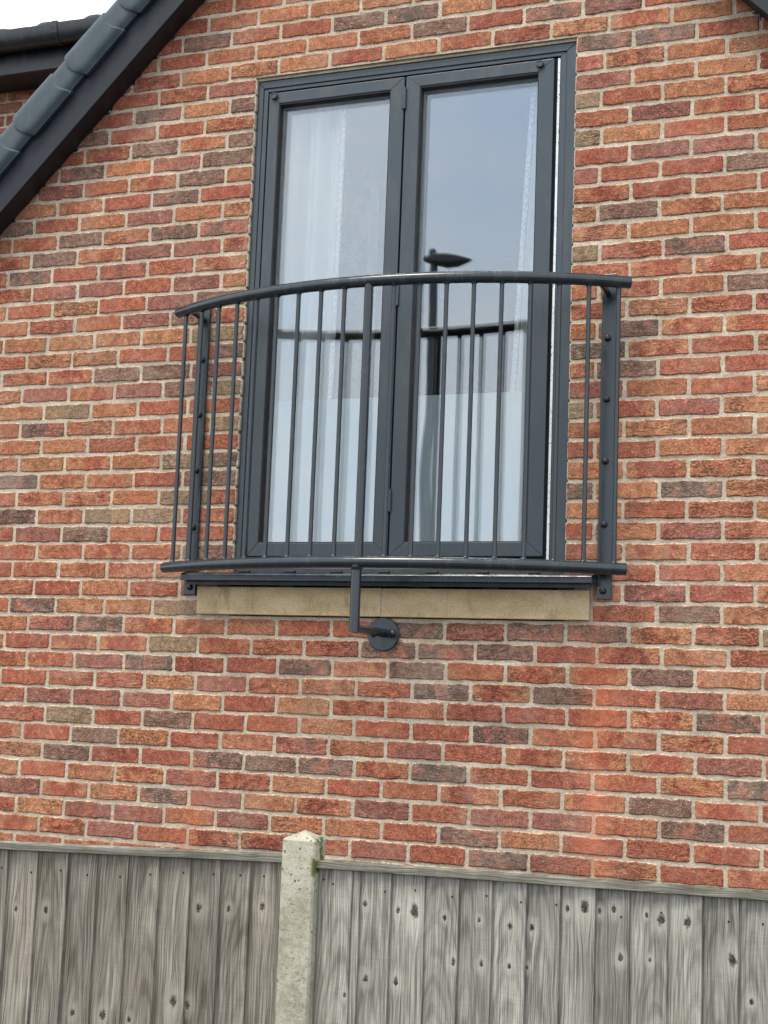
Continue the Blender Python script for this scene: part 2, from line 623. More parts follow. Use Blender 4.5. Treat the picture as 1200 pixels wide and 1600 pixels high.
MT = {
    'brick': mat_brick(), 'mortar': mat_mortar(), 'stone': mat_stone(), 'concrete': mat_concrete(),
    'frame': mat_dusty('anthracite_window_foil', (0.033, 0.046, 0.054), 0.36, amount=0.10, bump=0.06),
    'gasket': mat_plain('black_rubber', (0.012, 0.012, 0.013), 0.7),
    'spacer': mat_plain('grey_spacer_bar', (0.45, 0.46, 0.46), 0.45),
    'glass': mat_glass(),
    'film': mat_fabric('frosted_film', (0.70, 0.76, 0.78), 0.3),
    'rail': mat_dusty('anthracite_powder_coat', (0.018, 0.026, 0.031), 0.19, amount=0.08, bump=0.04),
    'bolt': mat_plain('black_bolt_paint', (0.012, 0.012, 0.014), 0.3),
    'black': mat_plain('black_plastic', (0.008, 0.009, 0.011), 0.4),
    'barge': mat_dusty('black_ash_board', (0.0090, 0.0120, 0.0175), 0.52, amount=0.07, dust=(0.12, 0.13, 0.15), bump=0.10, spec=0.35),
    'cap': mat_dusty('slate_grey_verge_plastic', (0.044, 0.062, 0.073), 0.50, amount=0.16, bump=0.05, spec=0.35),
    'gutter': mat_dusty('black_gutter_plastic', (0.010, 0.0115, 0.014), 0.36, amount=0.10),
    'tile': mat_plain('grey_roof_tile', (0.07, 0.075, 0.08), 0.75, 0.25, 12, 0.3),
    'curtain': mat_fabric('white_curtain', (0.93, 0.93, 0.91), 0.3),
    'lace': mat_lace(),
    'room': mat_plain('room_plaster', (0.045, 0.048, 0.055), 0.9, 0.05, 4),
    'tape': mat_tape(),
    'wood_l': mat_wood('weathered_grey_brown_boards', None, (0.205, 0.178, 0.140), (0.355, 0.318, 0.260), 1),
    'wood_r': mat_wood('weathered_silver_boards', None, (0.230, 0.212, 0.176), (0.420, 0.396, 0.342), 2),
    'wood_cap': mat_wood('mossy_capping', None, (0.19, 0.175, 0.14), (0.33, 0.31, 0.255), 3, 0.6, True),
    'nail': mat_plain('rusted_nail', (0.012, 0.010, 0.009), 0.8),
    'lamp': mat_plain('grey_lamp_paint', (0.06, 0.065, 0.07), 0.45),
    'ground': mat_plain('tarmac', (0.055, 0.055, 0.055), 0.9, 0.25, 8, 0.5),
}
TONE_D = [(-12, -10), (-11, -25), (28, -11), (29, -26), (23, -34), (1, -48), (1, -63), (24, -63), (-37, -32), (-37, -17), (13, 20), (79, 19), (114, 12), (157, 11), (101, 20), (177, -3), (199, -3), (232, -55), (188, -70), (210, -84), (192, -113), (192, -128), (173, -120), (211, -171), (172, -171), (210, -215), (201, -237), (224, -252), (174, -244), (213, -288), (230, -273), (153, -302), (154, -258), (123, -243), (67, -238), (112, -237), (145, -259), (59, -273), (81, -273), (124, -273), (136, -295), (143, -301), (13, -258), (-22, -266), (-33, -273), (12, -288), (49, -273), (-56, -215), (-23, -222), (0, -236), (-67, -164), (-66, -178), (-44, -62), (0, -63), (-56, -69), (-68, -76), (-22, -120), (6, -120), (-76, -54), (8, -127), (18, -90), (29, -114), (8, -128), (29, -157), (28, -164), (28, -193), (69, -235), (100, -228), (171, -171), (112, -222), (157, -222), (179, -222), (105, -229), (124, -229), (146, -229), (12, -41), (230, -99), (8, -98), (-58, -142), (-34, -186), (-56, -213), (202, -281), (35, -273)]
TONE_K = [(172, -25), (172, -40), (172, -84), (28, -106), (29, -128), (28, -142), (7, -157), (7, -172), (3, -179), (11, -229), (11, -215), (-33, -259), (11, -229), (7, -157), (-21, -179), (2, -179), (237, -221), (182, -222), (172, -143), (7, -99), (-45, -136)]
TONE_P = [(209, -142), (211, -186), (212, -244), (225, -266), (168, -302), (153, -287), (69, -266), (114, -266), (144, -287), (102, -287), (24, -280), (1, -295), (-23, -296), (35, -288), (-46, -251), (33, -244), (-24, -236), (-56, -83), (-21, -77), (-56, -127), (-10, -129), (134, -221), (192, -209), (-14, -69), (5, -70), (-2, -26)]
TONE_O = [(-23, -32), (12, 4), (29, -41), (30, -56), (13, -56), (-32, -54), (51, 11), (68, 12), (45, 26), (66, 26), (57, 4), (13, 5), (33, 5), (124, 18), (101, 4), (173, 4), (223, -17), (206, -10), (212, -25), (232, -11), (200, -18), (212, 5), (172, -70), (236, -91), (199, -77), (229, -70), (206, -99), (199, -106), (172, -99), (173, -114), (229, -142), (229, -157), (222, -164), (221, -150), (199, -135), (202, -149), (230, -171), (210, -157), (174, -164), (192, -171), (212, -229), (81, -259), (69, -280), (92, -295), (11, -243), (23, -250), (-11, -288), (-57, -274), (-46, -296), (23, -295), (-33, -215), (-11, -215), (11, -215), (-33, -143), (-57, -157), (-11, -157), (-67, -149), (-12, -171), (-68, -135), (7, -143), (-44, -91), (-34, -55), (-43, -105), (-66, -105), (2, -106), (-55, -112), (-22, -134), (29, -86), (2, -106), (86, 24), (1, -266), (237, -194), (-70, -156)]

# ------------------------------------------------------------------ ground
mk('ground', ([(-80, -80, -G), (80, -80, -G), (80, 80, -G), (-80, 80, -G)], [(0, 1, 2, 3)]), MT['ground'])['kind'] = 'structure'

# ------------------------------------------------------------------ the brick house
house = empty('brick_house', (1.026, 0.8, -G), 'red brick house gable with dark bargeboards and tall grey window', 'house')

H = 0.0729197          # course height
MX = 0.225             # brick module
OX0, OX1 = 0.348, 1.672            # window opening
SILL0, SILL1, SILLT, SILLB = 0.214, 1.767, -2.070, -2.177
WX0, WX1 = -1.6, 3.65
ZB = -G - 0.05


def gable(x):
    return min(x + 0.261, 2.313 - x)


wall_poly = [
    [(WX0, ZB), (WX1, ZB), (WX1, -2.181), (WX0, -2.181)],
    [(WX0, -2.181), (0.344, -2.181), (0.344, 0.605), (WX0, -1.339)],
    [(0.344, 0.004), (1.676, 0.004), (1.676, 0.637), (1.026, 1.287), (0.344, 0.605)],
    [(1.676, -2.181), (WX1, -2.181), (WX1, -1.337), (1.676, 0.637)],
]
gable_wall = mk('gable_wall', join(*[prism(p, 'y', 0.0042, 0.11) for p in wall_poly]), MT['mortar'], house)

PAL = {   # linear base colours: body, second tone
    'R': [((0.350, 0.108, 0.060), (0.340, 0.138, 0.072)), ((0.325, 0.096, 0.056), (0.345, 0.122, 0.066)),
          ((0.352, 0.114, 0.063), (0.285, 0.094, 0.060)), ((0.360, 0.126, 0.069), (0.375, 0.160, 0.084)),
          ((0.315, 0.096, 0.060), (0.340, 0.130, 0.074))],
    'O': [((0.385, 0.158, 0.078), (0.345, 0.116, 0.062)), ((0.395, 0.172, 0.086), (0.350, 0.134, 0.070)),
          ((0.365, 0.150, 0.078), (0.350, 0.120, 0.064))],
    'D': [((0.190, 0.110, 0.080), (0.305, 0.112, 0.070)), ((0.172, 0.114, 0.086), (0.270, 0.122, 0.080)),
          ((0.205, 0.112, 0.078), (0.185, 0.122, 0.086))],
    'K': [((0.245, 0.162, 0.094), (0.195, 0.135, 0.084)), ((0.225, 0.148, 0.090), (0.285, 0.172, 0.096))],
    'P': [((0.245, 0.096, 0.068), (0.300, 0.104, 0.064)), ((0.260, 0.100, 0.070), (0.220, 0.096, 0.070))],
}
BUFF = (0.430, 0.195, 0.098)

def tone_at(x0, x1, z0, z1):
    for k, L in (('D', TONE_D), ('K', TONE_K), ('P', TONE_P), ('O', TONE_O)):
        for a, b in L:
            if x0 <= a / 100 <= x1 and z0 <= b / 100 <= z1:
                return k
    return None


def brick_look(kind, rng):
    if kind is None:
        kind = rng.choices('RODPK', (83, 9, 0, 8, 0))[0]
    a, b = rng.choice(PAL[kind])
    v = rng.uniform(0.92, 1.12) * (1.14 if kind in 'DPK' else 1.0)
    a = tuple(q * v for q in a)
    b = tuple(q * v for q in b)
    band = 0.0
    if kind in 'RO' and rng.random() < 0.42:
        band, k = rng.uniform(0.45, 0.9), rng.uniform(0.85, 1.08)
        b = tuple(q * k for q in BUFF)
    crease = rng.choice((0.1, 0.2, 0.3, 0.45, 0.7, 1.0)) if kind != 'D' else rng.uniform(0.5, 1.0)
    return a, b, (band, crease, rng.uniform(0, 9))


def brick_mesh(w, h, rng, deep=False):
    """ragged hand-made brick face: front polygon, worn arris, optional return"""
    def outline(inset, jit):
        hw, hh = w / 2 - inset, h / 2 - inset
        c = 0.0045
        pts = [(-hw, -hh + c), (-hw + c, -hh)]
        nl = 5 if w > 0.15 else 2
        pts += [(-hw + 2 * hw * (i + 1) / (nl + 1), -hh) for i in range(nl)]
        pts += [(hw - c, -hh), (hw, -hh + c), (hw, hh - c), (hw - c, hh)]
        pts += [(hw - 2 * hw * (i + 1) / (nl + 1), hh) for i in range(nl)]
        pts += [(-hw + c, hh), (-hw, hh - c)]
        out = []
        for x, z in pts:
            j = jit * (0.35 if abs(x) > hw - 2 * c else 1.0)      # corners stay convex
            out.append((x + rng.uniform(-j, j), z + rng.uniform(-j, j)))
        return out
    o = outline(-0.0012, 0.0036)
    i = [(x * (1 - 0.0075 / (w / 2)), z * (1 - 0.0070 / (h / 2))) for x, z in o]
    n = len(o)
    V = [(x, rng.uniform(-0.0003, 0.0003), z) for x, z in i] + [(x, 0.0072, z) for x, z in o]
    F = [tuple(range(n))]
    for k in range(n):
        j = (k + 1) % n
        F.append((k, k + n, j + n, j))
    edge = [0.0] * n + [1.0] * n
    if deep:
        V += [(x, 0.108, z) for x, z in o]
        F += [(k + n, k + 2 * n, (k + 1) % n + 2 * n, (k + 1) % n + n) for k in range(n)]
        edge += [1.0] * n
    lx = [v[0] / (w / 2) for v in V]
    return V, F, edge, lx


rngm = random.Random(3)
VAR = {}
for nm, w, deep in (('full', 0.215, 0), ('half', 0.105, 0), ('full', 0.215, 1), ('half', 0.105, 1)):
    L = []
    for q in range(12 if not deep else 5):
        V, F, edge, lx = brick_mesh(w, 0.0655, rngm, deep)
        me = bpy.data.meshes.new('brick')
        me.from_pydata(V, [], F)
        for an, vals in (('edge', edge), ('lx', lx)):
            me.attributes.new(an, 'FLOAT', 'POINT').data.foreach_set('value', vals)
        me.materials.append(MT['brick'])
        me.update()
        L.append((me, V, F, edge, lx))
    VAR[(nm, deep)] = L


def project(x, y, z):
    d = Vector((x, y, z + G)) - M.translation
    zc = d.dot(fwd)
    return 600 + 2300 * d.dot(right) / zc, 800 + 2300 * d.dot(down) / zc


def brick_list():
    rng = random.Random(11)
    out = []
    for k in range(-18, 64):
        zt = -k * H
        zb = zt - H
        odd = k % 2
        segs = []
        if k < 0:
            segs = [(WX0, WX1, 0.0 if odd else 0.1125, 0, 0)]
        elif k <= 29:
            l1, r0 = (OX0, OX1) if k < 28 else (SILL0 - 0.004, SILL1 + 0.006)
            segs = [(WX0, l1, 0.231 if odd else 0.117, 0, 1), (r0, WX1, 1.773 if odd else 1.883, 1, 0)]
        else:
            segs = [(WX0, WX1, 0.215 if odd else 0.1095, 0, 0)]
        drift = rng.uniform(-0.006, 0.006)
        for a, b, base, jl, jr in segs:
            n0 = math.floor((a - base) / MX)
            js = [base + drift + MX * n + rng.uniform(-0.004, 0.004) for n in range(n0, n0 + 40)]
            js = [j for j in js if a + 0.045 < j < b - 0.045]
            ed = [a] + js + [b]
            for q in range(len(ed) - 1):
                x0 = ed[q] + (0.0 if q == 0 and jl else 0.004)
                x1 = ed[q + 1] - (0.0 if q == len(ed) - 2 and jr else 0.004)
                cx = (x0 + x1) / 2
                # leave out what the roof edge hides
                if max(gable(x0), gable(x1), gable(cx)) + 0.03 < zb:
                    continue
                deep = 1 if (0 <= k < 28 and (abs(x1 - OX0) < 0.01 or abs(x0 - OX1) < 0.01)) else 0
                out.append((k, x0, x1, zb, zt, deep))
    return out


bricks = brick_list()


def weight(b):
    k, x0, x1, zb, zt, deep = b
    P = [project(x, 0, z) for x in (x0, x1) for z in (zb, zt)]
    u0, u1 = max(0, min(p[0] for p in P)), min(1200, max(p[0] for p in P))
    v0, v1 = max(0, min(p[1] for p in P)), min(1600, max(p[1] for p in P))
    if u1 <= u0 or v1 <= v0:
        return 0
    uc, vc = (u0 + u1) / 2, (v0 + v1) / 2
    fy = 1312 + 0.0475 * uc if uc < 445 else 1343 + 0.076 * (uc - 505)
    if vc > fy or zb > gable((x0 + x1) / 2) - 0.02:
        return 0
    return (u1 - u0) * (v1 - v0)


order = sorted(range(len(bricks)), key=lambda i: -weight(bricks[i]))
single = set(order[:298])
SV, SF, SE, SL, ST1, ST2, SP = [], [], [], [], [], [], []
for i, (k, x0, x1, zb, zt, deep) in enumerate(bricks):
    rng = random.Random(1000 + i)
    w, cx, cz = x1 - x0, (x0 + x1) / 2, (zb + zt) / 2 + rng.uniform(-0.0018, 0.0018)
    kind = 'full' if w > 0.15 else 'half'
    me, V, F, edge, lx = rng.choice(VAR[(kind, deep)])
    sx = w / (0.215 if kind == 'full' else 0.105)
    sz = rng.uniform(0.95, 1.025)
    yo = rng.uniform(-0.002, 0.0016)
    rot = rng.uniform(-0.006, 0.006)
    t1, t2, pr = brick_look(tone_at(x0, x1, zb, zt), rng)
    flip = 1 if rng.random() < 0.5 else -1
    if i in single:
        o = link('brick', me, (cx, yo, cz), gable_wall)
        o.scale = (sx, 1, sz)
        o.rotation_euler = (0, rot + (math.pi if flip < 0 else 0), 0)
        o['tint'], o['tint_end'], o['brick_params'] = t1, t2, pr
    else:
        b = len(SV)
        SV += [(cx + flip * x * sx, yo + y, cz + flip * z * sz) for x, y, z in V]
        SF += [tuple(q + b for q in f) for f in F]
        SE += edge
        SL += lx
        ST1 += [t1] * len(V)
        ST2 += [t2] * len(V)
        SP += [pr] * len(V)
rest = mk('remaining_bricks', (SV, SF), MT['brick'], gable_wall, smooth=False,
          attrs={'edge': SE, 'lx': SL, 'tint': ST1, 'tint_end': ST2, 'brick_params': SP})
rest['kind'] = 'stuff'

# lintel edge over the window and the sandstone sill in two lengths
mk('lintel', box(0.340, 1.680, 0.0035, 0.10, -0.001, 0.0035), MT['mortar'], house)
mk('sealant_bead', box(0.346, 1.674, 0.016, 0.06, -0.0115, -0.0015), MT['mortar'], house)
sill = empty('stone_sill', ((SILL0 + SILL1) / 2, 0, SILLB), parent=house)
xs = 0.985
mk('sill_stone', box(SILL0, xs - 0.003, -0.020, 0.12, SILLB, SILLT, 0.003), MT['stone'], sill)
mk('sill_stone', box(xs + 0.003, SILL1, -0.020, 0.12, SILLB, SILLT - 0.001, 0.003), MT['stone'], sill)
mk('mortar_joint', box(xs - 0.004, xs + 0.004, -0.017, 0.11, SILLB + 0.001, SILLT - 0.004), MT['mortar'], sill)

# ------------------------------------------------------------------ window
win = empty('window', (1.01, 0.05, -2.03), parent=house)
WB = -2.022
mk('outer_frame', join(ring(OX0, OX1, WB, -0.014, 0.026, 0.040, 0.030, 0.030, 0.020, 0.09, 0.0025),
                       ring(OX0 + 0.0262, OX1 - 0.0402, WB + 0.0302, -0.0442, 0.020, 0.024, 0.015, 0.030, 0.0245, 0.09, 0.002)),
   MT['frame'], win)
# dark rebate seen in the gaps round the sashes
mk('rebate_seal', ring(0.392, 1.610, -1.965, -0.056, 0.03, 0.03, 0.03, 0.03, 0.040, 0.088, 0), MT['gasket'], win)
mk('mullion_seal', box(0.96, 1.015, 0.041, 0.087, -1.95, -0.07), MT['gasket'], win)
SASH = [(0.4015, 0.9845, 0.0445, 0.0565), (0.9915, 1.584, 0.0585, 0.059)]
ST, SB = -0.0675, -1.948
mk('protective_tape', box(1.5975, 1.6062, 0.0238, 0.030, -1.96, -0.068), MT['tape'], win)
for x0, x1, wl, wr in SASH:
    mk('sash', ring(x0, x1, SB, ST, wl, wr, 0.0455, 0.052, 0.0195, 0.085, 0.002), MT['frame'], win)
    gx0, gx1, gz0, gz1 = x0 + wl, x1 - wr, SB + 0.052, ST - 0.0455
    mk('gasket', ring(gx0 - 0.002, gx1 + 0.002, gz0 - 0.002, gz1 + 0.002, 0.006, 0.006, 0.009, 0.006, 0.0225, 0.056, 0.001), MT['gasket'], win)
    mk('glass_pane', box(gx0 - 0.001, gx1 + 0.001, 0.0565, 0.0605, gz0 - 0.001, gz1 + 0.001), MT['glass'], win)
    mk('spacer', ring(gx0 - 0.001, gx1 + 0.001, gz0 - 0.001, gz1 + 0.001, 0.011, 0.011, 0.013, 0.009, 0.0608, 0.0765, 0), MT['spacer'], win)
    mk('glass_pane', box(gx0 - 0.001, gx1 + 0.001, 0.0768, 0.0808, gz0 - 0.001, gz1 + 0.001), MT['glass'], win)
    f = mk('privacy_film', box(gx0 + 0.004, gx1 - 0.004, 0.0812, 0.0820, gz0 + 0.002, -1.326), MT['film'], win)
    f['label'] = 'frosted white film on the lower glass'
for hz0, hz1 in ((-0.118, -0.200), (-0.905, -0.985), (-1.70, -1.78)):
    mk('hinge', join(tube([(0.988, 0.016, hz1), (0.988, 0.016, hz0)], 0.008, 10),
                     tube([(0.988, 0.016, hz0), (0.988, 0.016, hz0 + 0.006)], 0.0055, 10)), MT['frame'], win, smooth=False)
for cx, cz in ((0.425, -0.083), (1.530, -0.086)):
    autosmooth(mk('cover_cap', lathe((cx, 0.020, cz), (0, -1, 0), [(0, 0.0145), (0.012, 0.0145), (0.0145, 0.0125), (0.0145, 0.0095), (0.0125, 0.009)]), MT['frame'], win))
# projecting aluminium cill on packers
CX0, CX1 = 0.175, 1.792
cill_prof = [(0.09, -1.999), (0.09, -2.045), (-0.020, -2.048), (-0.075, -2.052), (-0.088, -2.052), (-0.088, -2.028), (-0.080, -2.022), (0.012, -2.008)]
mk('window_cill', prism(cill_prof, 'x', CX0, CX1, 0.0015, 1), MT['rail'], win)
mk('cill_drip', box(CX0 + 0.01, CX1 - 0.01, -0.060, -0.052, -2.066, -2.049), MT['black'], win)
for q in range(6):
    x = 0.30 + q * 0.27
    mk('packer', box(x, x + 0.055, -0.015, 0.08, SILLT + 0.0005, -2.0475), MT['black'], win)
for q in range(7):
    x = 0.42 + q * 0.19
    mk('drain_cover', box(x, x + 0.042, -0.079, -0.060, -2.022, -2.012, 0.002), MT['black'], win)
# the room behind
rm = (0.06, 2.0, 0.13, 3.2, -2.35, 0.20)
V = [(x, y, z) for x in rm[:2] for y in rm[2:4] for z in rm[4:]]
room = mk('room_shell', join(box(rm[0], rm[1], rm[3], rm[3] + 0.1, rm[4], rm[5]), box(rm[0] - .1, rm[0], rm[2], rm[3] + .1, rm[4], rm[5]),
                             box(rm[1], rm[1] + .1, rm[2], 0.26, rm[4], rm[5]), box(rm[1], rm[1] + .1, 2.4, rm[3] + .1, rm[4], rm[5]), box(rm[1], rm[1] + .1, 0.26, 2.4, rm[4], -1.9), box(rm[0] - .1, rm[1] + .1, rm[2], rm[3] + .1, rm[4] - .1, rm[4]),  # right wall in pieces: unseen opening added to let daylight onto the curtains
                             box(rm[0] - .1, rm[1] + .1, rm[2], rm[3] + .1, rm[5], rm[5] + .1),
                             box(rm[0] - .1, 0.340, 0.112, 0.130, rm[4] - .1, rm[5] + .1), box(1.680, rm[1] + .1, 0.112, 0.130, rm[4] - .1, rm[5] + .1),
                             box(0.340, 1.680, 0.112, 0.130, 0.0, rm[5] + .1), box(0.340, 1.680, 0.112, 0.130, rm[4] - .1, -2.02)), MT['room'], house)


def curtain(name, x0, x1, y, z0, z1, waves, amp, mat, label, lean=0.0):
    V, F = [], []
    nx, nz = 90, 14
    rng = random.Random(int(x0 * 1000))
    ph = [rng.uniform(0, 6.3) for _ in range(4)]
    for j in range(nz + 1):
        t = j / nz
        for i in range(nx + 1):
            s = i / nx
            yy = y + amp * (math.sin(s * waves * 6.283 + ph[0] + 0.5 * t) + 0.35 * math.sin(s * waves * 2.3 * 6.283 + ph[1]) + 0.25 * math.sin(s * 5 + ph[2])) * (0.75 + 0.25 * t)
            V.append((x0 + lean * (t - 0.5) * (1 - s) + (x1 - x0) * s + 0.006 * math.sin(3 * t + ph[3]), yy, z1 + (z0 - z1) * t))
    for j in range(nz):
        for i in range(nx):
            a = j * (nx + 1) + i
            F.append((a, a + 1, a + nx + 2, a + nx + 1))
    o = mk(name, (V, F), mat, None, smooth=True)
    sd_ = o.modifiers.new('thickness', 'SOLIDIFY')
    sd_.thickness = 0.0015
    tag(o, label, 'curtain')
    # patterned edging down the leading edge
    e = nx if lean == 0 else 0
    d = 1 if lean == 0 else -1
    TV, TF = [], []
    for j in range(nz + 1):
        vx, vy, vz = V[j * (nx + 1) + e]
        for q in range(3):
            TV.append((vx + d * (0.001 + 0.011 * q), vy - 0.004 - 0.004 * (q == 1), vz))
    for j in range(nz):
        for q in range(2):
            a = j * 3 + q
            TF.append((a, a + 1, a + 4, a + 3))
    tr_ = mk('lace_trim', (TV, TF), MT['lace'], o, smooth=True)
    tr_.modifiers.new('thickness', 'SOLIDIFY').thickness = 0.0015
    return o


curtain('curtain', 0.20, 0.650, 0.20, -2.0, 0.10, 3.6, 0.045, MT['curtain'], 'white curtain drawn to the left inside the left pane')
curtain('curtain', 1.435, 1.80, 0.20, -2.0, 0.10, 4.0, 0.022, MT['curtain'], 'narrow white curtain edge at the right of the right pane', -0.10)

# ------------------------------------------------------------------ roof edge
S2 = math.sqrt(0.5)


def verge_pt(side, s, n):
    x, z = -0.844 + (s - n) * S2, -0.583 + (s + n) * S2
    return (x, z) if side < 0 else (2.052 - x, z)


S_AP = (1.026 + 0.844) / S2      # arc length to the apex


def slab(side, s0, n0, n1, y0, y1, bevel=0.0):
    # runs from s0 to the vertical apex line
    q = [verge_pt(side, s0, n0), verge_pt(side, S_AP + n0, n0), verge_pt(side, S_AP + n1, n1), verge_pt(side, s0, n1)]
    return prism(q, 'y', y0, y1, bevel)


for side in (-1, 1):
    board = mk('bargeboard', slab(side, -1.35, 0.0, 0.20, -0.112, -0.094, 0.002), MT['barge'], house)
    mk('soffit', slab(side, -1.35, 0.010, 0.022, -0.0935, 0.004), MT['black'], house)
    for s in (0.30, 0.78, 1.16, 1.6):
        x, z = verge_pt(side, s, 0.098)
        autosmooth(mk('screw_cap', lathe((x, -0.112, z), (0, -1, 0), [(0, 0.006), (0.003, 0.0055), (0.0045, 0.003)], 10), MT['barge'], board))
    mk('roof', slab(side, -1.4, 0.155, 0.235, -0.085, 1.62), MT['tile'], house)


def cap_verts(side, s_list):
    V, F = [], []
    m = 0
    for s, k in s_list:
        pr = [(0.120, -0.098), (0.110, -0.136)]
        for a in range(13):
            t = a / 12
            pr.append((0.113 + 0.138 * t, -0.136 - 0.020 * (1 - abs(2 * t - 1) ** 5.0)))
        pr += [(0.254, -0.06), (0.240, -0.06)]
        m = len(pr)
        for n, y in pr:
            n2, y2 = 0.186 + (n - 0.186) * k, -0.10 + (y + 0.10) * k
            sag = 0.030 * (1 - ((n - 0.186) / 0.076) ** 2) if y < -0.13 else 0.0
            x, z = verge_pt(side, s - sag, n2)
            V.append((x, y2, z))
    for i in range(len(s_list) - 1):
        for q in range(m):
            r = (q + 1) % m
            F.append((i * m + q, i * m + r, (i + 1) * m + r, (i + 1) * m + q))
    F.append(tuple(range(m))[::-1])
    F.append(tuple((len(s_list) - 1) * m + q for q in range(m)))
    bm = bmesh.new()
    vs = [bm.verts.new(v) for v in V]
    for f in F:
        bm.faces.new([vs[q] for q in f])
    return bm_out(bm)


for side in (-1, 1):
    for q in range(-5, 8):
        s = 0.44 + 0.336 * q
        if s + 0.34 > S_AP + 0.12:
            continue
        c = mk('verge_cap', cap_verts(side, [(s, 1.0), (s + 0.004, 1.025), (s + 0.03, 1.02), (s + 0.240, 0.985), (s + 0.245, 0.885), (s + 0.345, 0.875)]), MT['cap'], house)
        autosmooth(c, 30)

# rear range of the house: wall, fascia, gutter and eaves seen past the verge
rear = mk('rear_wall', box(-5.5, 0.2, 1.606, 1.75, -2.0, 1.0), MT['mortar'], house)
RV, RF, RE, RL, R1, R2, RP = [], [], [], [], [], [], []
rr = random.Random(5)
for k in range(-13, 2):
    zt = 0.895 - (k + 13) * H
    for q in range(16):
        x0 = -4.2 + q * MX + (0.11 if k % 2 else 0.0)
        me, V, F, edge, lx = rr.choice(VAR[('full', 0)])
        cx, cz = x0 + 0.1125, zt - H / 2
        t1, t2, pr = brick_look(None, rr)
        if zt > 0.55 and -2.5 < cx < -1.3:
            o = link('brick', me, (cx, 1.6, cz), rear)
            o['tint'], o['tint_end'], o['brick_params'] = t1, t2, pr
        else:
            b = len(RV)
            RV += [(cx + x, 1.6 + y, cz + z) for x, y, z in V]
            RF += [tuple(i + b for i in f) for f in F]
            RE += edge
            RL += lx
            R1 += [t1] * len(V)
            R2 += [t2] * len(V)
            RP += [pr] * len(V)
mk('remaining_bricks', (RV, RF), MT['brick'], rear, smooth=False,
   attrs={'edge': RE, 'lx': RL, 'tint': R1, 'tint_end': R2, 'brick_params': RP})['kind'] = 'stuff'
mk('fascia', box(-5.5, 0.25, 1.360, 1.380, 0.865, 1.03, 0.002), MT['gutter'], house)
mk('eaves_soffit', box(-5.5, 0.25, 1.381, 1.600, 0.880, 0.890), MT['black'], house)
# gutter: open trough section
gp = []
for a in range(11):
    t = math.pi * (1.0 - a / 10)
    gp.append((1.292 + 0.058 * math.cos(t) * 1.0, 1.035 - 0.070 * math.sin(t) ** 0.7))
prof = [(1.230, 1.055), (1.230, 1.035)] + gp[1:-1] + [(1.354, 1.035), (1.354, 1.062), (1.348, 1.062), (1.348, 1.040)] + \
       [(1.292 + (y - 1.292) * 0.93, z + 0.004) for y, z in gp[1:-1]][::-1] + [(1.238, 1.040), (1.238, 1.055)]
gut = autosmooth(mk('gutter', prism(prof, 'x', -5.5, 0.3), MT['gutter'], house), 40)
for gx in (-1.53, -2.6):
    cp = [(1.292 + (y - 1.292) * 1.07, 1.04 + (z - 1.04) * 1.06) for y, z in prof[:13]]
    mk('gutter_clip', prism(cp + [(1.36, 1.07), (1.226, 1.066)], 'x', gx, gx + 0.035), MT['gutter'], gut)
rear_roof = mk('rear_roof', prism([(1.27, 1.052), (1.27, 1.068), (4.5, 2.37), (4.5, 2.34)], 'x', -5.6, 0.3), MT['tile'], house)
for q in range(15):
    x = -4.4 + q * 0.3
    cr = [(x, 1.072), (x + 0.05, 1.0735), (x + 0.08, 1.086), (x + 0.13, 1.086), (x + 0.16, 1.076), (x + 0.285, 1.075), (x + 0.285, 1.066), (x, 1.066)]
    bm = bmesh.new()
    lo = [bm.verts.new((a, 1.262, b)) for a, b in cr]
    hi = [bm.verts.new((a, 1.262 + 0.35, b + 0.143)) for a, b in cr]
    bm.faces.new(lo)
    bm.faces.new(hi[::-1])
    for i in range(len(cr)):
        bm.faces.new((lo[i], lo[(i + 1) % len(cr)], hi[(i + 1) % len(cr)], hi[i]))
    mk('eaves_tile', bm_out(bm), MT['tile'], rear_roof)

# ------------------------------------------------------------------ curved balcony rail
bal = empty('balcony_railing', (1.0, -0.15, -2.25), 'curved anthracite metal balcony railing bolted across the tall window', 'railing')
ARC_C, ARC_S, ARC_Y, ARC_X = 0.905, 0.24, -0.080, 1.003
AR = (ARC_C ** 2 + ARC_S ** 2) / (2 * ARC_S)


def arc_y(x):
    return ARC_Y - (math.sqrt(AR * AR - (x - ARC_X) ** 2) - (AR - ARC_S))


ZT, ZBR = -0.985, -2.003
RT = 0.0215
path = [ARC_X + (2 * i / 60 - 1) * ARC_C for i in range(61)]
for z, nm in ((ZT, 'top_rail'), (ZBR, 'bottom_rail')):
    pp = [(x, arc_y(x), z) for x in path]
    r = [RT * 0.9, RT] + [RT] * 57 + [RT, RT * 0.9]
    pp[1] = tuple(0.96 * a + 0.04 * b for a, b in zip(pp[0], pp[1]))
    pp[-2] = tuple(0.96 * a + 0.04 * b for a, b in zip(pp[-1], pp[-2]))
    autosmooth(mk(nm, tube(pp, r, 20), MT['rail'], bal), 40)
for i in range(-9, 10):
    x = 1.009 + 0.0958 * i
    y = arc_y(x)
    if i == 0:
        post = autosmooth(mk('centre_post', tube([(x, y, ZBR + 0.015), (x, y, ZT - 0.012)], 0.0165, 18), MT['rail'], bal), 40)
        continue
    br = mk('baluster', tube([(x, y, ZBR + 0.015), (x, y, ZT - 0.015)], 0.0083, 10), MT['rail'], bal)
    autosmooth(br, 50)
    for zz, d in ((ZBR + RT - 0.003, 1), (ZT - RT + 0.003, -1)):
        autosmooth(mk('weld', lathe((x, y, zz), (0, 0, d), [(0, 0.0125), (0.004, 0.0115), (0.008, 0.0085)], 10), MT['rail'], br), 60)
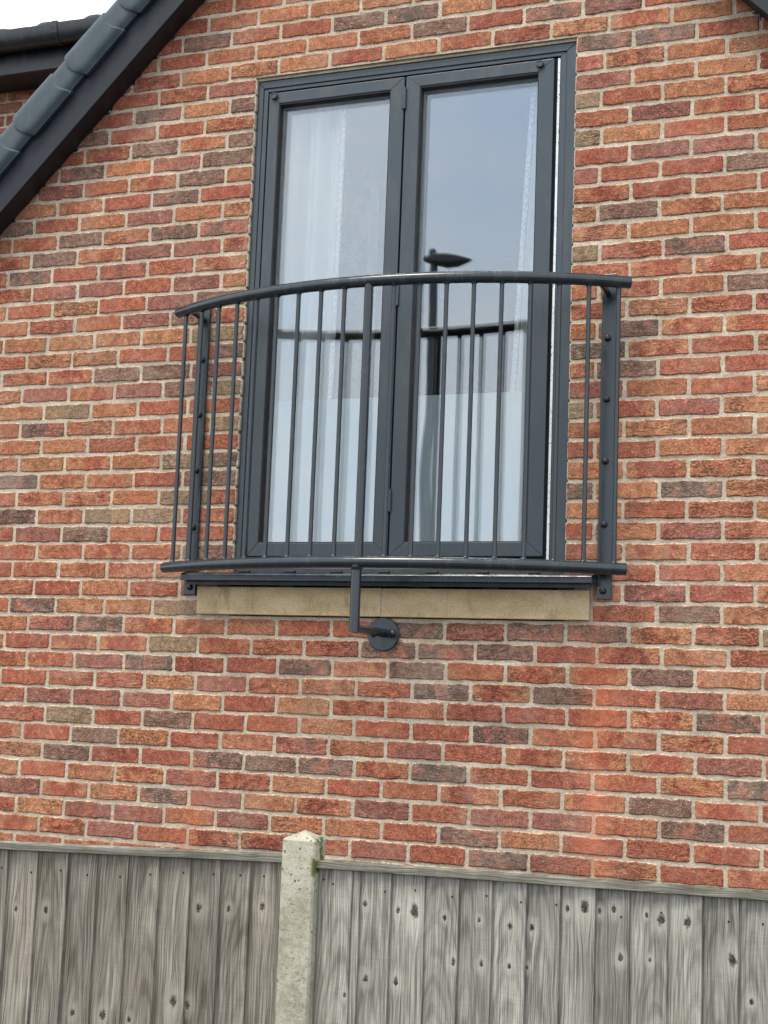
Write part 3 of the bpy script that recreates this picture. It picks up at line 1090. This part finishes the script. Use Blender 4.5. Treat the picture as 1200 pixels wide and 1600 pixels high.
# wall plates with domed bolts, and stubs to the rails
for x0, x1, bx in ((0.150, 0.201, 0.178), (1.792, 1.844, 1.815)):
    pl = mk('wall_plate', box(x0, x1, -0.014, -0.003, -2.102, -0.928, 0.0015), MT['rail'], bal)
    for bz in (-1.165, -1.388, -1.612, -1.838, -2.073):
        autosmooth(mk('bolt', lathe((bx, -0.014, bz), (0, -1, 0), [(0, 0.0122), (0.006, 0.0122), (0.0105, 0.0095), (0.0128, 0.0045)], 14), MT['bolt'], pl), 50)
    autosmooth(mk('bolt', lathe((bx, -0.014, -0.945), (0, -1, 0), [(0, 0.0125), (0.006, 0.0125), (0.009, 0.006)], 14), MT['rail'], pl), 50)
    xx = bx
    for zz in (ZT - 0.012, ZBR):
        autosmooth(mk('rail_stub', tube([(xx, -0.012, zz - 0.006), (xx, arc_y(xx) + 0.012, zz)], 0.0105, 12), MT['rail'], pl), 50)
# support leg: down tube, mitred arm and round wall flange
xl = 1.004
yl = arc_y(xl)
leg = autosmooth(mk('support_leg', tube([(xl, yl, ZBR - 0.010), (xl, yl, -2.250)], 0.0185, 18), MT['rail'], bal), 40)
autosmooth(mk('weld', lathe((xl, yl, ZBR - RT + 0.004), (0, 0, -1), [(0, 0.024), (0.006, 0.022), (0.012, 0.0185)], 16), MT['rail'], leg), 60)
autosmooth(mk('support_arm', tube([(xl, yl + 0.004, -2.236), (0.996, -0.008, -2.236)], 0.0165, 16), MT['rail'], leg), 40)
autosmooth(mk('wall_flange', lathe((0.993, -0.002, -2.240), (0, -1, 0), [(0, 0.062), (0.008, 0.062), (0.010, 0.060), (0.0102, 0.018)], 36), MT['rail'], leg), 30)
for dx, dz in ((0.038, 0.002), (-0.038, -0.002)):
    autosmooth(mk('bolt', lathe((0.993 + dx, -0.012, -2.240 + dz), (0, -1, 0), [(0, 0.0105), (0.005, 0.0105), (0.009, 0.005)], 12), MT['bolt'], leg), 50)

# ------------------------------------------------------------------ fence
PC = (1.15933, -1.03250)
FT = -2.945


def fence(name, heading, edges, cap0, cap1, ztop, knots, nails, mat, label):
    a = math.radians(heading)
    root = empty(name, (PC[0], PC[1], -G), label, 'fence')
    root.rotation_euler = (0, 0, a)
    rng = random.Random(int(heading))

    def child(nm, vf, m, par, loc=(0, 0, 0)):
        v = [(x, y, z + G) for x, y, z in vf[0]]
        me = bpy.data.meshes.new(nm)
        c = Vector(loc) + Vector((0, 0, G if loc != (0, 0, 0) else 0))
        me.from_pydata([tuple(Vector(q) - c) for q in v], [], vf[1])
        me.materials.append(m)
        o = bpy.data.objects.new(nm, me)
        COL.objects.link(o)
        o.parent = par
        o.location = c
        return o
    for i in range(len(edges) - 1):
        e0, e1 = edges[i], edges[i + 1]
        zt = ztop - 0.020 + rng.uniform(-0.003, 0.0)
        ov = 0.022
        # feather-edge section: thick at the right, lapping over its neighbour's thin edge
        fr = -0.0075 + rng.uniform(-.003, .002)
        sec = [(e0 - ov, 0.0065), (e1, fr), (e1, 0.0115), (e0 - ov, 0.0115)]
        cx, cz = (e0 + e1) / 2, zt - 0.3
        bv = prism(sec, 'z', -G + 0.06, zt, 0.0012, 1)
        b = child('board', bv, mat, root, (cx, 0, cz))
        ks = [(kx - cx, kz - cz, kr) for kx, kz, kr in knots if e0 - 0.004 < kx < e1 + 0.004][:3]
        while len(ks) < 3:
            ks.append((9.0, 9.0, 0.008) if ks or rng.random() < 0.3 else (rng.uniform(-.03, .03), rng.uniform(-.45, 0.05), 0.007))
        for nm, k in zip(('knot_a', 'knot_b', 'knot_c'), ks):
            b[nm] = tuple(float(q) for q in k)
        for nx_, nz_ in nails:
            if e0 <= nx_ < e1:
                fy = 0.0065 + (nx_ - e0 + ov) / (e1 + ov - e0) * (fr - 0.0065)
                nv = lathe((nx_, fy - 0.0005, nz_), (0, -1, 0), [(0, 0.0032), (0.0006, 0.0030), (0.0012, 0.0015)], 8)
                n_ = child('nail', ([(x - cx, y, z - cz) for x, y, z in nv[0]], nv[1]), MT['nail'], b)
                n_.data.transform(Matrix.Translation((0, 0, -G)))
    c = child('capping_rail', join(box(cap0, cap1, -0.020, 0.032, ztop - 0.021, ztop, 0.002)), MT['wood_cap'], root, ((cap0 + cap1) / 2, 0, ztop - 0.3))
    for nm in ('knot_a', 'knot_b', 'knot_c'):
        c[nm] = (9.0, 9.0, 0.008)
    for q in (0.35, 0.95, 1.55):
        child('arris_rail', box(min(cap0, cap1), max(cap0, cap1), 0.013, 0.050, -G + q, -G + q + 0.075), mat, root)
    return root


KL = [(-0.85, -3.14), (-0.76, -3.14), (-0.3, -3.11), (-0.21, -3.11), (-0.11, -3.1), (-0.36, -3.38), (-0.66, -3.43), (-0.57, -3.43), (-0.49, -3.44), (-0.32, -3.39)]
KR = [(0.35, -3.08), (0.30, -3.08), (0.3, -3.28), (0.44, -3.09), (0.47, -3.21), (0.54, -3.09), (0.55, -3.21), (0.63, -3.1), (0.63, -3.21), (0.69, -3.1), (0.68, -3.21), (0.79, -3.04), (0.84, -3.03), (0.88, -3.04), (0.92, -3.03), (1.01, -3.04), (1.05, -3.05), (1.12, -3.05), (1.24, -3.14), (0.94, -3.16), (1.02, -3.16), (0.2, -3.07), (0.21, -3.28), (0.15, -3.33)]
BIG = {(-0.36, -3.38): 0.013, (-0.3, -3.11): 0.011, (0.35, -3.08): 0.016, (0.84, -3.03): 0.015, (1.24, -3.14): 0.014, (1.05, -3.05): 0.013, (1.12, -3.05): 0.013}
kl = [(x, z, BIG.get((x, z), 0.006 + 0.005 * ((i * 7) % 5) / 4)) for i, (x, z) in enumerate(KL)]
kr = [(x, z, BIG.get((x, z), 0.0055 + 0.004 * ((i * 7) % 5) / 4)) for i, (x, z) in enumerate(KR)]
NL = [(-0.9, -3.02), (-0.81, -3.03), (-0.72, -3.02), (-0.64, -3.03), (-0.54, -3.03), (-0.45, -3.02), (-0.35, -3.01), (-0.26, -3.01), (-0.18, -3.01), (-0.11, -3.01)]
NR = [(0.07, -3.01), (0.1, -3.02), (0.26, -3.03), (0.35, -3.02), (0.46, -3.03), (0.56, -3.02), (0.66, -3.03), (0.76, -3.03), (0.84, -3.04), (0.94, -3.05), (1.05, -3.03), (1.23, -3.04), (1.32, -3.04)]
EL = [-1.83 + 0.0935 * i for i in range(10)] + [-0.882, -0.792, -0.700, -0.611, -0.516, -0.423, -0.329, -0.239, -0.149, -0.052]
ER = [0.052, 0.160, 0.184, 0.277, 0.379, 0.480, 0.577, 0.675, 0.771, 0.868, 0.964, 1.067, 1.160, 1.257, 1.352, 1.446, 1.54, 1.634, 1.728, 1.82]
fence('fence_panel', 17, EL, -1.83, -0.050, FT, kl, NL, MT['wood_l'], 'darker grey-brown feather-edge fence panel left of the concrete post')
fence('fence_panel', 5, ER, 0.050, 1.82, FT - 0.010, kr, NR, MT['wood_r'], 'paler silver-grey feather-edge fence panel right of the concrete post')

# concrete post with weathered pyramid top
PW = 0.051
zt = -2.893
pa = math.radians(5)
bm = bmesh.new()
ch = 0.006
lev = [(-G - 0.3, PW, 0), (zt - 0.008, PW, 0), (zt, PW - 0.003, 0)]
rows_ = []
rngp = random.Random(2)
for z, w, _ in [(-G - 0.3, PW, 0), (-4.0, PW, 0), (-3.4, PW, 0), (-3.05, PW, 0), (zt - 0.006, PW, 0), (zt, PW - 0.004, 0)]:
    o8 = [(-w + ch, -w), (w - ch, -w), (w, -w + ch), (w, w - ch), (w - ch, w), (-w + ch, w), (-w, w - ch), (-w, -w + ch)]
    rows_.append([bm.verts.new((x + rngp.uniform(-.001, .001), y + rngp.uniform(-.001, .001), z + G)) for x, y in o8])
for i in range(len(rows_) - 1):
    for k in range(8):
        bm.faces.new((rows_[i][k], rows_[i][(k + 1) % 8], rows_[i + 1][(k + 1) % 8], rows_[i + 1][k]))
top = bm.verts.new((0.002, 0.0, zt + 0.021 + G))
for k in range(8):
    bm.faces.new((rows_[-1][k], rows_[-1][(k + 1) % 8], top))
bm.faces.new(rows_[0][::-1])
pv = bm_out(bm)
me = bpy.data.meshes.new('concrete_post')
me.from_pydata(pv[0], [], pv[1])
me.materials.append(MT['concrete'])
cpost = bpy.data.objects.new('concrete_post', me)
COL.objects.link(cpost)
cpost.location = (PC[0], PC[1] + 0.012, 0)
cpost.rotation_euler = (0, 0, pa)
tag(cpost, 'weathered concrete fence post with pointed top between the two panels', 'fence post')

# ------------------------------------------------------------------ street lamp across the way, seen mirrored in the right pane
LX, LY = -1.32, -6.72
lamp = empty('street_lamp', (LX, LY, -G), 'grey street lamp reflected in the right window pane', 'street lamp')
autosmooth(mk('column', tube([(LX, LY, -G), (LX, LY, -3.6), (LX, LY, -3.55), (LX, LY, 1.34)], [0.075, 0.07, 0.05, 0.038], 16), MT['lamp'], lamp), 40)
hp = []
V, F = [], []
secs = [(-0.105, 0.02, 1.385, 1.415), (-0.085, 0.05, 1.372, 1.432), (0.0, 0.085, 1.345, 1.452), (0.12, 0.10, 1.312, 1.444), (0.22, 0.085, 1.322, 1.426), (0.32, 0.045, 1.358, 1.402), (0.365, 0.01, 1.378, 1.386)]
for x, w, zl, zh in secs:
    for k in range(12):
        a = 2 * math.pi * k / 12
        cz, rz = (zl + zh) / 2, (zh - zl) * 0.52
        ca, sa = math.cos(a), math.sin(a)
        V.append((LX + x, LY + w * math.copysign(abs(ca) ** 0.7, ca), cz + rz * math.copysign(abs(sa) ** 0.7, sa)))
for i in range(len(secs) - 1):
    for k in range(12):
        a, b = i * 12 + k, i * 12 + (k + 1) % 12
        F.append((a, b, b + 12, a + 12))
F.append(tuple(range(12))[::-1])
F.append(tuple((len(secs) - 1) * 12 + k for k in range(12)))
hd = autosmooth(mk('lamp_head', (V, F), MT['lamp'], lamp), 40)
mk('photocell', lathe((LX - 0.02, LY, 1.45), (0, 0, 1), [(0, 0.04), (0.045, 0.038), (0.058, 0.024)], 12), MT['lamp'], hd)
